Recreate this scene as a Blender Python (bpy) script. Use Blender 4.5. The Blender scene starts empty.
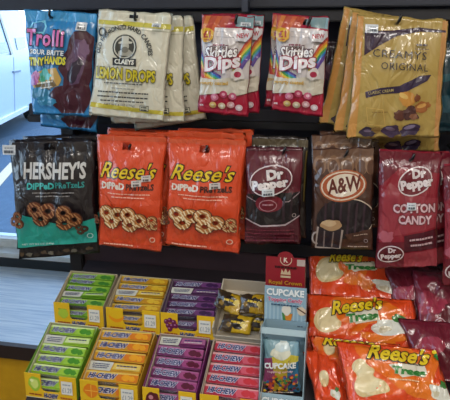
import bpy, bmesh, math, random
from mathutils import Vector, Matrix, noise
random.seed(7)
S = bpy.context.scene
COL = S.collection
R = math.radians

# ------------------------------------------------------------------ camera
F = 600.0
YAW, PITCH, DIST = R(12), R(15), 1.20
TGT = Vector((0, 0, 1.05))
fw = Vector((-math.sin(YAW)*math.cos(PITCH), math.cos(YAW)*math.cos(PITCH), -math.sin(PITCH)))
rt = Vector((math.cos(YAW), math.sin(YAW), 0))
up = rt.cross(fw)
CAMP = TGT - fw*DIST
cd = bpy.data.cameras.new('camera'); cam = bpy.data.objects.new('camera', cd); COL.objects.link(cam)
cd.sensor_width = 36; cd.lens = 36*F/450; cd.clip_start = .02; cd.clip_end = 200
m = Matrix((rt, up, -fw)).transposed().to_4x4(); m.translation = CAMP
cam.matrix_world = m
S.camera = cam

# ------------------------------------------------------------------ world, lights, exposure
S.view_settings.view_transform = 'Standard'; S.view_settings.look = 'None'
S.view_settings.gamma = 1; S.view_settings.use_curve_mapping = False
S.view_settings.exposure = 0.0
W = bpy.data.worlds.new('world'); S.world = W; W.use_nodes = True
nt = W.node_tree; nt.nodes.clear()
wo = nt.nodes.new('ShaderNodeOutputWorld'); bg = nt.nodes.new('ShaderNodeBackground')
tc = nt.nodes.new('ShaderNodeTexCoord'); sx = nt.nodes.new('ShaderNodeSeparateXYZ'); cr = nt.nodes.new('ShaderNodeValToRGB')
nt.links.new(tc.outputs['Generated'], sx.inputs[0]); nt.links.new(sx.outputs['Z'], cr.inputs[0])
cr.color_ramp.elements[0].color = (.75, .88, 1, 1); cr.color_ramp.elements[1].color = (.30, .52, 1, 1)
nt.links.new(cr.outputs[0], bg.inputs[0]); bg.inputs[1].default_value = 4.0
nt.links.new(bg.outputs[0], wo.inputs[0])

def area(name, loc, sx_, sy_, energy, color, rot):
    d = bpy.data.lights.new(name, 'AREA'); d.shape = 'RECTANGLE'; d.size = sx_; d.size_y = sy_
    d.energy = energy; d.color = color
    o = bpy.data.objects.new(name, d); o.location = loc; o.rotation_euler = rot; COL.objects.link(o); return o
LAMPS = ((.9, -1.6), (-.2, -2.6), (.9, -3.5))  # the two farther panels are added to put sheen on the bags
for lx, ly in LAMPS: area('ceiling_lamp_light', (lx, ly, 2.66), 1.2, .3, 30, (1, .95, .88), (0, 0, 0))

# ------------------------------------------------------------------ helpers
def ray(px, py): return fw + rt*((px-225)/F) + up*((200-py)/F)
def on_plane(px, py, P, n):
    d = ray(px, py); t = (P-CAMP).dot(n)/d.dot(n); return CAMP + d*t
def at(px, py, Y): return on_plane(px, py, Vector((0, Y, 0)), Vector((0, -1, 0)))
def on_z(px, py, z): return on_plane(px, py, Vector((0, 0, z)), Vector((0, 0, 1)))

def lin(h):
    h = h.lstrip('#'); o = []
    for i in (0, 2, 4):
        c = int(h[i:i+2], 16)/255
        o.append(c/12.92 if c <= .04045 else ((c+.055)/1.055)**2.4)
    return (*o, 1)
MC = {}
def mat(hexc, rough=.35, kind='film', bump=None, metal=0):
    key = (hexc, rough, kind, bump, metal)
    if key in MC: return MC[key]
    mt = bpy.data.materials.new('%s_%s' % (kind, hexc.strip('#'))); mt.use_nodes = True
    n = mt.node_tree.nodes; L = mt.node_tree.links; b = n['Principled BSDF']
    b.inputs['Base Color'].default_value = lin(hexc); b.inputs['Roughness'].default_value = rough
    b.inputs['Metallic'].default_value = metal
    t = n.new('ShaderNodeTexCoord')
    if kind == 'film':
        # crumpled plastic film: broad dents and sharp creases
        b.inputs['Coat Weight'].default_value = .8; b.inputs['Coat Roughness'].default_value = .09
        a = n.new('ShaderNodeTexNoise'); a.inputs['Scale'].default_value = 22; a.inputs['Detail'].default_value = 3; a.inputs['Distortion'].default_value = .8
        v = n.new('ShaderNodeTexVoronoi'); v.feature = 'DISTANCE_TO_EDGE'; v.inputs['Scale'].default_value = 26
        mp = n.new('ShaderNodeMapping'); mp.inputs['Scale'].default_value = (1, 1, .55); mp.inputs['Rotation'].default_value = (0, .5, 0)
        L.new(t.outputs['Object'], mp.inputs[0]); L.new(mp.outputs[0], a.inputs[0])
        ad = n.new('ShaderNodeVectorMath'); ad.operation = 'MULTIPLY_ADD'
        L.new(a.outputs['Color'], ad.inputs[0]); ad.inputs[1].default_value = (.06, .06, .06); L.new(mp.outputs[0], ad.inputs[2])
        L.new(ad.outputs[0], v.inputs[0])
        mr = n.new('ShaderNodeMath'); mr.operation = 'MINIMUM'; L.new(v.outputs['Distance'], mr.inputs[0]); mr.inputs[1].default_value = .18
        mx = n.new('ShaderNodeMath'); mx.operation = 'MULTIPLY_ADD'; L.new(mr.outputs[0], mx.inputs[0]); mx.inputs[1].default_value = 1.6; L.new(a.outputs[0], mx.inputs[2])
        bp = n.new('ShaderNodeBump'); bp.inputs['Strength'].default_value = .75 if bump is None else bump; bp.inputs['Distance'].default_value = .006
        L.new(mx.outputs[0], bp.inputs['Height']); L.new(bp.outputs[0], b.inputs['Normal']); L.new(bp.outputs[0], b.inputs['Coat Normal'])
    elif kind == 'card':
        a = n.new('ShaderNodeTexNoise'); a.inputs['Scale'].default_value = 60; L.new(t.outputs['Object'], a.inputs[0])
        bp = n.new('ShaderNodeBump'); bp.inputs['Strength'].default_value = .1; bp.inputs['Distance'].default_value = .001
        L.new(a.outputs[0], bp.inputs['Height']); L.new(bp.outputs[0], b.inputs['Normal'])
    else:
        a = n.new('ShaderNodeTexNoise'); a.inputs['Scale'].default_value = 35; a.inputs['Detail'].default_value = 5; L.new(t.outputs['Object'], a.inputs[0])
        mx = n.new('ShaderNodeMix'); mx.data_type = 'RGBA'; mx.inputs['A'].default_value = lin(hexc)
        c = lin(hexc); mx.inputs['B'].default_value = (c[0]*.75, c[1]*.75, c[2]*.75, 1)
        L.new(a.outputs[0], mx.inputs['Factor']); L.new(mx.outputs['Result'], b.inputs['Base Color'])
    MC[key] = mt; return mt

def link(name, me, parent=None, mats=()):
    o = bpy.data.objects.new(name, me); COL.objects.link(o)
    for x in mats: me.materials.append(x)
    if parent: o.parent = parent
    return o
def empty(name, label, cat, group=None, mw=None):
    o = bpy.data.objects.new(name, None); COL.objects.link(o); o.empty_display_size = .02
    if mw is not None: o.matrix_world = mw
    o['label'] = label; o['category'] = cat
    if group: o['group'] = group
    return o
def dup(root, mw=None, label=None, group=None):
    r = root.copy(); COL.objects.link(r)
    if mw is not None: r.matrix_world = mw
    if label: r['label'] = label
    if group: r['group'] = group
    for ch in list(root.children):
        c = ch.copy(); COL.objects.link(c); c.parent = r
        for g in list(ch.children):
            d = g.copy(); COL.objects.link(d); d.parent = c
    return r
def bx(bm, x0, x1, y0, y1, z0, z1, bevel=0):
    r = bmesh.ops.create_cube(bm, size=1)
    for v in r['verts']:
        v.co = Vector(((x0+x1)/2+v.co.x*(x1-x0), (y0+y1)/2+v.co.y*(y1-y0), (z0+z1)/2+v.co.z*(z1-z0)))
    if bevel:
        es = list({e for v in r['verts'] for e in v.link_edges})
        bmesh.ops.bevel(bm, geom=es, offset=bevel, segments=2, affect='EDGES')
def mesh(name, bm, smooth=False):
    me = bpy.data.meshes.new(name); bm.to_mesh(me); bm.free()
    if smooth:
        for p in me.polygons: p.use_smooth = True
    return me
def box_obj(name, dims, mt, parent=None, bevel=0, kind=None):
    bm = bmesh.new(); bx(bm, *dims, bevel=bevel)
    o = link(name, mesh(name, bm), parent, [mt])
    if kind: o['kind'] = kind
    return o
def tube(bm, pts, r, seg=8):
    rings = []
    pts = [Vector(p) for p in pts]
    for i, p in enumerate(pts):
        d = (pts[min(i+1, len(pts)-1)]-pts[max(i-1, 0)]).normalized()
        a = d.orthogonal().normalized()
        if i and abs(a.dot(pa)) < .999:
            a = (pa - d*pa.dot(d)).normalized()
        pa = a; b = d.cross(a)
        rings.append([bm.verts.new(p+(a*math.cos(2*math.pi*k/seg)+b*math.sin(2*math.pi*k/seg))*r) for k in range(seg)])
    for i in range(len(rings)-1):
        for k in range(seg):
            bm.faces.new((rings[i][k], rings[i][(k+1) % seg], rings[i+1][(k+1) % seg], rings[i+1][k]))
    bm.faces.new(rings[0][::-1]); bm.faces.new(rings[-1])
def prism(bm, pts, off):
    """extrude a 3-D polygon by vector off"""
    a = [bm.verts.new(p) for p in pts]; b = [bm.verts.new(Vector(p)+off) for p in pts]
    n = len(pts)
    from mathutils.geometry import tessellate_polygon
    for t_ in tessellate_polygon([[Vector(p) for p in pts]]):
        bm.faces.new([a[i] for i in t_]); bm.faces.new([b[i] for i in reversed(t_)])
    for i in range(n): bm.faces.new((a[i], b[i], b[(i+1) % n], a[(i+1) % n]))

# ------------------------------------------------------------------ printed art: 2-D shapes laid on a surface
TXT = {}
def text_mesh(s, off, sp=1.0):
    k = (s, off, sp)
    if k in TXT: return TXT[k]
    c = bpy.data.curves.new('t', 'FONT'); c.body = s; c.align_x = 'CENTER'; c.resolution_u = 2; c.offset = off; c.space_character = sp
    o = bpy.data.objects.new('t', c); COL.objects.link(o)
    dg = bpy.context.evaluated_depsgraph_get(); me = o.evaluated_get(dg).to_mesh()
    vs = [(v.co.x, v.co.y) for v in me.vertices]; fs = [tuple(p.vertices) for p in me.polygons]
    o.evaluated_get(dg).to_mesh_clear(); bpy.data.objects.remove(o); bpy.data.curves.remove(c)
    TXT[k] = (vs, fs); return TXT[k]
def T(s, cx, cy, w, h, color, rot=0, shear=0, bold=.01, arc=0, sp=1.0, line=None, lw=.05):
    """text fitted into w x h, optional outline drawn under it"""
    bv, bf = text_mesh(s, bold, sp)
    x0 = min(v[0] for v in bv); x1 = max(v[0] for v in bv); y0 = min(v[1] for v in bv); y1 = max(v[1] for v in bv)
    mxx, my = (x0+x1)/2, (y0+y1)/2
    def tr(vs):
        out = []
        for x, y in vs:
            X = (x-mxx)/(x1-x0)*w; Y = -(y-my)/(y1-y0)*h
            X += -Y*shear
            if arc:
                th = X/arc; rr = arc-Y; X = rr*math.sin(th); Y = arc-rr*math.cos(th)
            out.append((cx+X*math.cos(rot)-Y*math.sin(rot), cy+X*math.sin(rot)+Y*math.cos(rot)))
        return out
    res = []
    if line:
        ov, of = text_mesh(s, bold+lw, sp); res.append((tr(ov), of, line))
    res.append((tr(bv), bf, color)); return res
def P(pts, color):
    from mathutils.geometry import tessellate_polygon
    t = tessellate_polygon([[Vector((x, y, 0)) for x, y in pts]])
    return [(list(pts), [tuple(f) for f in t], color)]
def E(cx, cy, rx, ry, color, rot=0, n=22, wob=0, seed=0, a0=0, a1=360):
    pts = []
    full = (a1-a0) == 360
    for i in range(n if full else n+1):
        a = R(a0+(a1-a0)*i/n); k = 1+wob*noise.noise(Vector((math.cos(a)*1.7+seed, math.sin(a)*1.7, seed)))
        x = rx*k*math.cos(a); y = ry*k*math.sin(a)
        pts.append((cx+x*math.cos(rot)-y*math.sin(rot), cy+x*math.sin(rot)+y*math.cos(rot)))
    return P(pts, color)
def RING(cx, cy, rx, ry, t, color, rot=0, a0=0, a1=360, n=22):
    vs, fs = [], []
    for i in range(n+1):
        a = R(a0+(a1-a0)*i/n)
        for k in (0, t):
            x = (rx-k)*math.cos(a); y = (ry-k)*math.sin(a)
            vs.append((cx+x*math.cos(rot)-y*math.sin(rot), cy+x*math.sin(rot)+y*math.cos(rot)))
    for i in range(n): fs.append((2*i, 2*i+1, 2*i+3, 2*i+2))
    return [(vs, fs, color)]
def Q(cx, cy, w, h, color, rot=0):
    c, s = math.cos(rot), math.sin(rot)
    return P([(cx+x*c-y*s, cy+x*s+y*c) for x, y in ((-w/2, -h/2), (w/2, -h/2), (w/2, h/2), (-w/2, h/2))], color)
def STROKE(pts, w, color):
    vs, fs = [], []
    for i, (x, y) in enumerate(pts):
        a = pts[max(i-1, 0)]; b = pts[min(i+1, len(pts)-1)]
        dx, dy = b[0]-a[0], b[1]-a[1]; l = math.hypot(dx, dy) or 1
        ww = w[i] if isinstance(w, (list, tuple)) else w
        vs += [(x-dy/l*ww/2, y+dx/l*ww/2), (x+dy/l*ww/2, y-dx/l*ww/2)]
    for i in range(len(pts)-1): fs.append((2*i, 2*i+1, 2*i+3, 2*i+2))
    return [(vs, fs, color)]
def GREEK(cx, cy, w, h, color, rot=0, seed=1):
    """tiny print far too small to read, as short dashes"""
    rnd = random.Random(seed); out = []; x = -w/2
    while x < w/2:
        l = min(rnd.uniform(1.6, 4.5), w/2-x); out += Q(cx+(x+l/2)*math.cos(rot), cy+(x+l/2)*math.sin(rot), l*.85, h, color, rot); x += l
    return out
def PRETZEL(cx, cy, r, dark, light, stripe, rot=0):
    o = []
    c, s = math.cos(rot), math.sin(rot)
    def q(x, y): return (cx+(x*c-y*s)*r, cy+(x*s+y*c)*r)
    cen = [q(-.42, -.22), q(.46, -.10), q(.0, .40)]
    for k, (x, y) in enumerate(cen): o += RING(x, y, r*.62, r*.56, r*.44, dark, n=14)
    for k, (x, y) in enumerate(cen): o += RING(x, y, r*.54, r*.51, r*.34, light, n=14)
    for k, (x, y) in enumerate(cen):
        for a in range(0, 360, 40):
            aa = R(a+k*17); o += Q(x+r*.38*math.cos(aa), y+r*.36*math.sin(aa), r*.34, r*.085, stripe, .9+.3*math.sin(a*1.7+k))
    return o

def inv_bil(q, x, y):
    (ax, ay), (bx_, by), (cx, cy), (dx, dy) = q      # TL TR BL BR
    u = v = .5
    for _ in range(6):
        X = (1-u)*(1-v)*ax+u*(1-v)*bx_+(1-u)*v*cx+u*v*dx-x
        Y = (1-u)*(1-v)*ay+u*(1-v)*by+(1-u)*v*cy+u*v*dy-y
        xu = (1-v)*(bx_-ax)+v*(dx-cx); yu = (1-v)*(by-ay)+v*(dy-cy)
        xv = (1-u)*(cx-ax)+u*(dx-bx_); yv = (1-u)*(cy-ay)+u*(dy-by)
        D = xu*yv-xv*yu
        u -= (X*yv-xv*Y)/D; v -= (xu*Y-X*yu)/D
    return u, v

class Sheet:
    """a printable surface: pos(u, v) in the local space of its thing; N, M grid of the mesh below (0 when flat)"""
    def __init__(s, root, ref, N=0, M=0, normal=Vector((0, -1, 0)), rough=.35, kind='film', lim=0.012):
        s.root, s.ref, s.N, s.M, s.n, s.rough, s.kind, s.layer, s.lim = root, ref, N, M, normal, rough, kind, 0, lim
        s.step = .00016 if N == 0 else .00018
    def part(s, name, shapes, label=None, ref=None, parent=None, bump=None):
        ref = ref or s.ref
        cols = []; out = bmesh.new()
        for vs, fs, color in shapes:
            if color not in cols: cols.append(color)
            mi = cols.index(color); s.layer += 1
            bm = bmesh.new(); B = [bm.verts.new((*inv_bil(ref, x, y), 0)) for x, y in vs]
            for f in fs:
                try: bm.faces.new([B[i] for i in f])
                except ValueError: pass
            bmesh.ops.delete(bm, geom=[v for v in bm.verts if not v.link_faces], context='VERTS')
            if not bm.verts: bm.free(); continue
            def cut(co, no, **k):
                if bm.verts: bmesh.ops.bisect_plane(bm, geom=bm.verts[:]+bm.edges[:]+bm.faces[:], dist=1e-6, plane_co=co, plane_no=no, **k)
            lo, hi = s.lim, 1-s.lim
            cut((lo, 0, 0), (-1, 0, 0), clear_outer=True); cut((hi, 0, 0), (1, 0, 0), clear_outer=True)
            cut((0, lo, 0), (0, -1, 0), clear_outer=True); cut((0, hi, 0), (0, 1, 0), clear_outer=True)
            if not bm.verts: bm.free(); continue
            if s.N:
                u0 = min(v.co.x for v in bm.verts); u1 = max(v.co.x for v in bm.verts)
                v0 = min(v.co.y for v in bm.verts); v1 = max(v.co.y for v in bm.verts)
                for i in range(int(u0*s.N)+1, int(math.ceil(u1*s.N))): cut((i/s.N, 0, 0), (1, 0, 0))
                for j in range(int(v0*s.M)+1, int(math.ceil(v1*s.M))): cut((0, j/s.M, 0), (0, 1, 0))
            bmesh.ops.triangulate(bm, faces=bm.faces[:])
            h = .0005+s.step*s.layer if s.N else .00015+s.step*s.layer
            mp = {}
            for v in bm.verts: mp[v] = out.verts.new(s.pos(v.co.x, v.co.y)+s.n*h)
            for f in bm.faces:
                try: nf = out.faces.new([mp[v] for v in f.verts]); nf.material_index = mi; nf.smooth = bool(s.N)
                except ValueError: pass
            bm.free()
        # face the printed side outwards
        for f in out.faces:
            f.normal_update()
            if f.normal.dot(s.n) < 0: f.normal_flip()
        o = link(name, mesh(name, out), parent or s.root, [mat(c, s.rough, s.kind, bump) for c in cols])
        if label: o['label'] = label
        return o

class Flat(Sheet):
    def __init__(s, root, c, ref, **k):
        s.c = [Vector(x) for x in c]
        nrm = (s.c[1]-s.c[0]).cross(s.c[2]-s.c[0]).normalized()*-1
        k.setdefault('kind', 'card'); k.setdefault('lim', 0.0)
        super().__init__(root, ref, normal=nrm, **k)
    def pos(s, u, v):
        a, b, c, d = s.c
        return a*((1-u)*(1-v))+b*(u*(1-v))+c*((1-u)*v)+d*(u*v)

class Bag(Sheet):
    """pillow bag hanging or lying in the plane (P0, n); four photo corners TL TR BL BR give its size and place"""
    def __init__(s, name, label, quad, color, plane=None, Y=0, T_=.011, hole=None, head=.10, seed=1, group=None, cat='candy bag',
                 ref=None, rough=.33, N=24, M=32, bump=None, seal=None, lump=1.0, wave=.0025):
        P0, n = plane if plane else (Vector((0, Y, 0)), Vector((0, -1, 0)))
        c = [on_plane(x, y, P0, n) for x, y in quad]
        ex = ((c[1]-c[0])+(c[3]-c[2])).normalized(); n = n.normalized(); ez = (-n).cross(ex)*-1
        if ez.z < 0: ez = -ez
        ey = ez.cross(ex)
        org = (c[2]+c[3])/2
        mw = Matrix((ex, ey, ez)).transposed().to_4x4(); mw.translation = org
        inv = mw.inverted(); s.c = [inv @ p for p in c]
        root = empty(name, label, cat, group, mw)
        super().__init__(root, ref or quad, N, M, Vector((0, -1, 0)), rough)
        s.mw = mw
        a = s.c; s.grid = []
        for j in range(M+1):
            row = []
            for i in range(N+1):
                u, v = i/N, j/M
                b = a[0]*((1-u)*(1-v))+a[1]*(u*(1-v))+a[2]*((1-u)*v)+a[3]*(u*v)
                hv = max(0, min(1, (v-head)/(.93-head)))
                d = (math.sin(math.pi*u)**.55)*(math.sin(math.pi*hv)**.5 if 0 < hv < 1 else 0)
                k1 = noise.noise(Vector((u*3.1+seed*7.3, v*3.7, seed)))
                k2 = 1-abs(noise.noise(Vector((u*5.5+seed*3.1+v*2, v*3.0-u, seed+9))))*2
                wv = noise.noise(Vector((u*6+seed, v*1.2, seed+4)))
                # creases running in from the seals
                cr_ = math.sin(u*34+seed*2+3*k1)*math.exp(-hv*9)*.0012 + math.sin(u*30+seed+2*k1)*math.exp(-(1-hv)*9)*.0014 if 0 < hv < 1 else 0
                dep = T_*d*(1+.32*lump*k1)+lump*.0026*d*k2+cr_
                flat = wave*wv*(1-d*.5)
                edge = .0030*noise.noise(Vector((v*6, seed, u)))*(1 if i in (0, N) else 0)
                edgez = .0034*noise.noise(Vector((u*5, seed+3, v*3)))*(1 if j in (0, M) else 0)
                pinch = -.012*math.sin(math.pi*hv)*(u-.5)*abs(2*u-1)*(1-abs(2*u-1)*0) * (.4 if 0 < hv < 1 else 0)
                row.append(Vector((b.x+edge+pinch, -dep+flat, b.z+edgez)))
            s.grid.append(row)
        # mesh: front and back skins joined along the rim, with a punched hang slot
        bm = bmesh.new()
        w = (s.c[1]-s.c[0]).length; h = (s.c[2]-s.c[0]).length; s.hh = h*.95
        fr = [[bm.verts.new(s.grid[j][i]) for i in range(N+1)] for j in range(M+1)]
        bk = []
        for j in range(M+1):
            r_ = []
            for i in range(N+1):
                g = s.grid[j][i]
                if i in (0, N) or j in (0, M): r_.append(fr[j][i]); continue
                u, v = i/N, j/M; hv = max(0, min(1, (v-head)/(.93-head)))
                d = (math.sin(math.pi*u)**.55)*(math.sin(math.pi*hv)**.5 if 0 < hv < 1 else 0)
                r_.append(bm.verts.new((g.x, g.y+.0009+T_*1.45*d, g.z)))
            bk.append(r_)
        hu = hv_ = None
        if hole:
            hu, hv_ = inv_bil(quad, *hole)
        def inh(i, j):
            if not hole: return False
            return ((i/N-hu)*w/.008)**2+((j/M-hv_)*h/.0035)**2 < 1
        for j in range(M):
            for i in range(N):
                ins = sum(inh(a_, b_) for a_, b_ in ((i, j), (i+1, j), (i, j+1), (i+1, j+1)))
                if hole and (ins >= 1) and j > 0: continue
                bm.faces.new((fr[j][i], fr[j+1][i], fr[j+1][i+1], fr[j][i+1]))
                bm.faces.new((bk[j][i], bk[j][i+1], bk[j+1][i+1], bk[j+1][i]))
        bmesh.ops.delete(bm, geom=[v for v in bm.verts if not v.link_faces], context='VERTS')
        for f in bm.faces: f.smooth = True
        s.film = link('bag_film', mesh('bag_film', bm), root, [mat(color, rough, 'film', bump)])
        if seal:
            s.part('seal_strip', Q2(quad, 0, .035, seal)+Q2(quad, .955, 1, seal), ref=quad)
    def pos(s, u, v):
        x = min(max(u, 0), 1)*s.N; y = min(max(v, 0), 1)*s.M
        i = min(int(x), s.N-1); j = min(int(y), s.M-1); a, b = x-i, y-j
        g = s.grid
        return g[j][i]*((1-a)*(1-b))+g[j][i+1]*(a*(1-b))+g[j+1][i]*((1-a)*b)+g[j+1][i+1]*(a*b)
    def copy(s, dx, dy, dz, roll=0, label=None, tilt=0):
        mw = Matrix.Translation((dx, dy, dz)) @ s.mw @ Matrix.Translation((0, 0, s.hh)) @ Matrix.Rotation(R(roll), 4, 'Y') @ Matrix.Translation((0, 0, -s.hh))
        return dup(s.root, mw, label)
def Q2(q, v0, v1, color, u0=0, u1=1):
    def b(u, v):
        return tuple((1-u)*(1-v)*q[0][k]+u*(1-v)*q[1][k]+(1-u)*v*q[2][k]+u*v*q[3][k] for k in (0, 1))
    return P([b(u0, v0), b(u1, v0), b(u1, v1), b(u0, v1)], color)

# ================================================================== the room
def m_wood(c1, c2, rough, scale=3):
    mt = bpy.data.materials.new('wood'); mt.use_nodes = True
    n = mt.node_tree.nodes; L = mt.node_tree.links; b = n['Principled BSDF']
    t = n.new('ShaderNodeTexCoord'); mp = n.new('ShaderNodeMapping'); mp.inputs['Scale'].default_value = (scale, scale*14, scale*14)
    a = n.new('ShaderNodeTexNoise'); a.inputs['Scale'].default_value = 1.6; a.inputs['Detail'].default_value = 7; a.inputs['Distortion'].default_value = 1.2
    r = n.new('ShaderNodeValToRGB'); r.color_ramp.elements[0].position = .35; r.color_ramp.elements[1].position = .65
    r.color_ramp.elements[0].color = lin(c1); r.color_ramp.elements[1].color = lin(c2)
    L.new(t.outputs['Object'], mp.inputs[0]); L.new(mp.outputs[0], a.inputs[0]); L.new(a.outputs[0], r.inputs[0]); L.new(r.outputs[0], b.inputs['Base Color'])
    b.inputs['Roughness'].default_value = rough; return mt
YB = .78                                    # inner face of the window wall
lf = on_z(0, 345, 0)                        # ledge height from its front edge at Y = .22
zl = at(0, 345, .22).z
plain = mat('#b9b2a6', .7, 'plaster')
box_obj('floor', (-3, 3, -4, YB+.2, -.05, 0), mat('#6f6a63', .5, 'tile'), kind='structure')
box_obj('ceiling', (-3, 3, -4, YB+.2, 2.7, 2.8), mat('#c8c4ba', .8, 'plaster'), kind='structure')
bm = bmesh.new(); XL = -1.35
bx(bm, XL-.1, XL, -4, YB+.2, 0, .85); bx(bm, XL-.1, XL, -4, YB+.2, 2.55, 2.7); bx(bm, XL-.1, XL, -4, -1.6, .85, 2.55); bx(bm, XL-.1, XL, .62, YB+.2, .85, 2.55)
link('wall_left', mesh('wall_left', bm), None, [plain])['kind'] = 'structure'
box_obj('wall_right', (3, 3.1, -4, YB+.2, 0, 2.7), plain, kind='structure')
box_obj('wall_front', (-3, 3, -4.1, -4, 0, 2.7), plain, kind='structure')
zs = at(0, 258, YB).z
bm = bmesh.new()
bx(bm, -3, 3, YB, YB+.2, 0, zs-.0)
bx(bm, -3, -2.8, YB, YB+.2, zs, 2.7); bx(bm, -.1, 3, YB, YB+.2, zs, 2.7); bx(bm, -2.8, -.1, YB, YB+.2, 2.3, 2.7)
link('wall_back', mesh('wall_back', bm), None, [plain])['kind'] = 'structure'
# window frame, sill and pane
fm = mat('#d8e6ee', .35, 'paint')
bm = bmesh.new(); zt = at(0, 240, YB+.1).z
bx(bm, -2.8, -.1, YB-.01, YB+.06, zs, zs+.025, .004); bx(bm, -2.8, -.1, YB+.06, YB+.14, zs, zt+.02, .006)
bx(bm, -2.8, -2.74, YB+.06, YB+.14, zt, 2.3); bx(bm, -.16, -.1, YB+.06, YB+.14, zt, 2.3); bx(bm, -2.8, -.1, YB+.06, YB+.14, 2.24, 2.3)
wf = link('window_1', mesh('window_1', bm), None, [fm]); wf['kind'] = 'structure'
mt = bpy.data.materials.new('pane_glass'); mt.use_nodes = True; n = mt.node_tree.nodes; L = mt.node_tree.links; n.clear()
o_ = n.new('ShaderNodeOutputMaterial'); g1 = n.new('ShaderNodeBsdfTransparent'); g2 = n.new('ShaderNodeBsdfGlossy'); mx = n.new('ShaderNodeMixShader'); fz = n.new('ShaderNodeFresnel')
g1.inputs[0].default_value = (.9, .96, 1, 1); g2.inputs['Roughness'].default_value = .02
L.new(fz.outputs[0], mx.inputs[0]); L.new(g1.outputs[0], mx.inputs[1]); L.new(g2.outputs[0], mx.inputs[2]); L.new(mx.outputs[0], o_.inputs[0])
bm = bmesh.new(); bx(bm, -2.74, -.16, YB+.097, YB+.103, zt+.02, 2.24); link('pane', mesh('pane', bm), wf, [mt])
bm = bmesh.new()
for z0_, z1_ in ((.85, .90), (2.50, 2.55)): bx(bm, XL-.08, XL-.02, -1.6, .62, z0_, z1_)
for y0_, y1_ in ((-1.6, -1.55), (-.5, -.46), (.57, .62)): bx(bm, XL-.08, XL-.02, y0_, y1_, .9, 2.5)
w2 = link('added_window_2', mesh('added_window_2', bm), None, [fm]); w2['kind'] = 'structure'  # unseen side window, added to bring cool daylight in from the left
bm = bmesh.new(); bx(bm, XL-.053, XL-.047, -1.55, .57, .9, 2.5); link('pane', mesh('pane', bm), w2, [mt])
# ledge under the window, dark nosing, yellow panel below
led = empty('window_ledge', 'broad pale wood-grain ledge below the window with a dark brown front edge', 'ledge', mw=Matrix.Translation((-1.2, .22, zl-.04)))
box_obj('ledge_top', (-1.7, 1.4, .02, YB-.22, .0, .04), m_wood('#9fbcd8', '#cfe0f0', .3), led)
box_obj('back_strip', (-1.7, 1.4, YB-.235, YB-.222, .04, at(0, 257, YB-.01).z-zl+.04), mat('#1f2a33', .5, 'paint'), led)
box_obj('edge_strip', (-1.7, 1.4, 0, .02, -.0, .04), mat('#2e2120', .5, 'wood'), led)
box_obj('wall_panel', (-2.9, 2.9, .26, .30, 0, zl-.04), mat('#d9a81c', .55, 'paint'), kind='structure')
bpy.data.objects['wall_panel'].name = 'trim_1'

# ------------------------------------------------------------------ outdoors
def m_ground():
    mt = bpy.data.materials.new('asphalt'); mt.use_nodes = True; n = mt.node_tree.nodes; L = mt.node_tree.links; b = n['Principled BSDF']
    t = n.new('ShaderNodeTexCoord'); a = n.new('ShaderNodeTexNoise'); a.inputs['Scale'].default_value = 14; a.inputs['Detail'].default_value = 8
    r = n.new('ShaderNodeValToRGB'); r.color_ramp.elements[0].color = lin('#2a3f52'); r.color_ramp.elements[1].color = lin('#46606f')
    L.new(t.outputs['Object'], a.inputs[0]); L.new(a.outputs[0], r.inputs[0]); L.new(r.outputs[0], b.inputs['Base Color']); b.inputs['Roughness'].default_value = .8
    return mt
gz = -.12
box_obj('ground', (-25, 15, YB+.2, 45, gz-.1, gz), m_ground(), kind='structure')
a, b = on_z(-30, 213, gz), on_z(15, 163, gz)
d = (b-a).normalized(); w = Vector((-d.y, d.x, 0))*.06
bm = bmesh.new(); prism(bm, [a-w, a+w, b+w, b-w], Vector((0, 0, .006)))
o = link('parking_line', mesh('parking_line', bm), None, [mat('#e8c79a', .7, 'paint')]); o['label'] = 'pale painted parking line on the asphalt outside the window'; o['category'] = 'road marking'
# white car parked outside
pA, pB = on_z(0, 124, gz+.28), on_z(27, 109, gz+.28)
d = (pB-pA).normalized(); side = Vector((-d.y, d.x, 0));
if side.x > 0: side = -side
o0 = pA-d*1.1; o0.z = gz
cm = Matrix((d, side, Vector((0, 0, 1)))).transposed().to_4x4(); cm.translation = o0; cmi = cm.inverted()
def cp(px, py): 
    v = cmi @ on_plane(px, py, o0, -side); return (v.x, v.z)
car = empty('car', 'white car parked on the asphalt outside the window at the left edge', 'car', mw=cm)
body = [(0, .35), (.03, .9), (.12, 1.3), (.35, 1.82), (.9, 1.96), (2.9, 1.98), (3.3, 1.9), (3.75, 1.35), (3.9, 1.1), (4.6, .95), (4.8, .7), (4.8, .3)]
cut = []
for cx in (4.0, .75):
    cut += [(cx+.38*math.cos(R(t_)), .28+.38*math.sin(R(t_))) for t_ in range(0, 181, 20)]
bm = bmesh.new(); prism(bm, [Vector((x, 0, z)) for x, z in body+cut], Vector((0, 1.75, 0)))
bmesh.ops.bevel(bm, geom=[e for e in bm.edges if len(e.link_faces) == 2 and abs((e.verts[0].co-e.verts[1].co).y) < .01 and e.calc_face_angle(0) > 1.2], offset=.05, segments=3, affect='EDGES')
bmesh.ops.recalc_face_normals(bm, faces=bm.faces[:])
link('body', mesh('body', bm), car, [mat('#cfdde8', .25, 'paint')])
def pl(name, pts, col, th=.02, y=-.012, rough=.15):
    bm = bmesh.new(); prism(bm, [Vector((x, y, z)) for x, z in pts], Vector((0, th, 0))); bmesh.ops.recalc_face_normals(bm, faces=bm.faces[:])
    return link(name, mesh(name, bm), car, [mat(col, rough, 'paint')])
pl('side_window', [cp(-9, 14), cp(-2, 16), cp(10, 54), cp(-9, 56)], '#9fc3d8')
pl('seat', [cp(-9, 43), cp(6, 42), cp(9, 53), cp(-9, 55)], '#2f6ea6', .01, -.016)
pl('window_trim', [cp(-3, 14), cp(-1, 14), cp(12, 54), cp(10, 55)], '#20303c', .03, -.025)
pl('side_window', [cp(14.5, 38), cp(24, 37), cp(25, 48), cp(17, 50)], '#6f8698')
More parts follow.
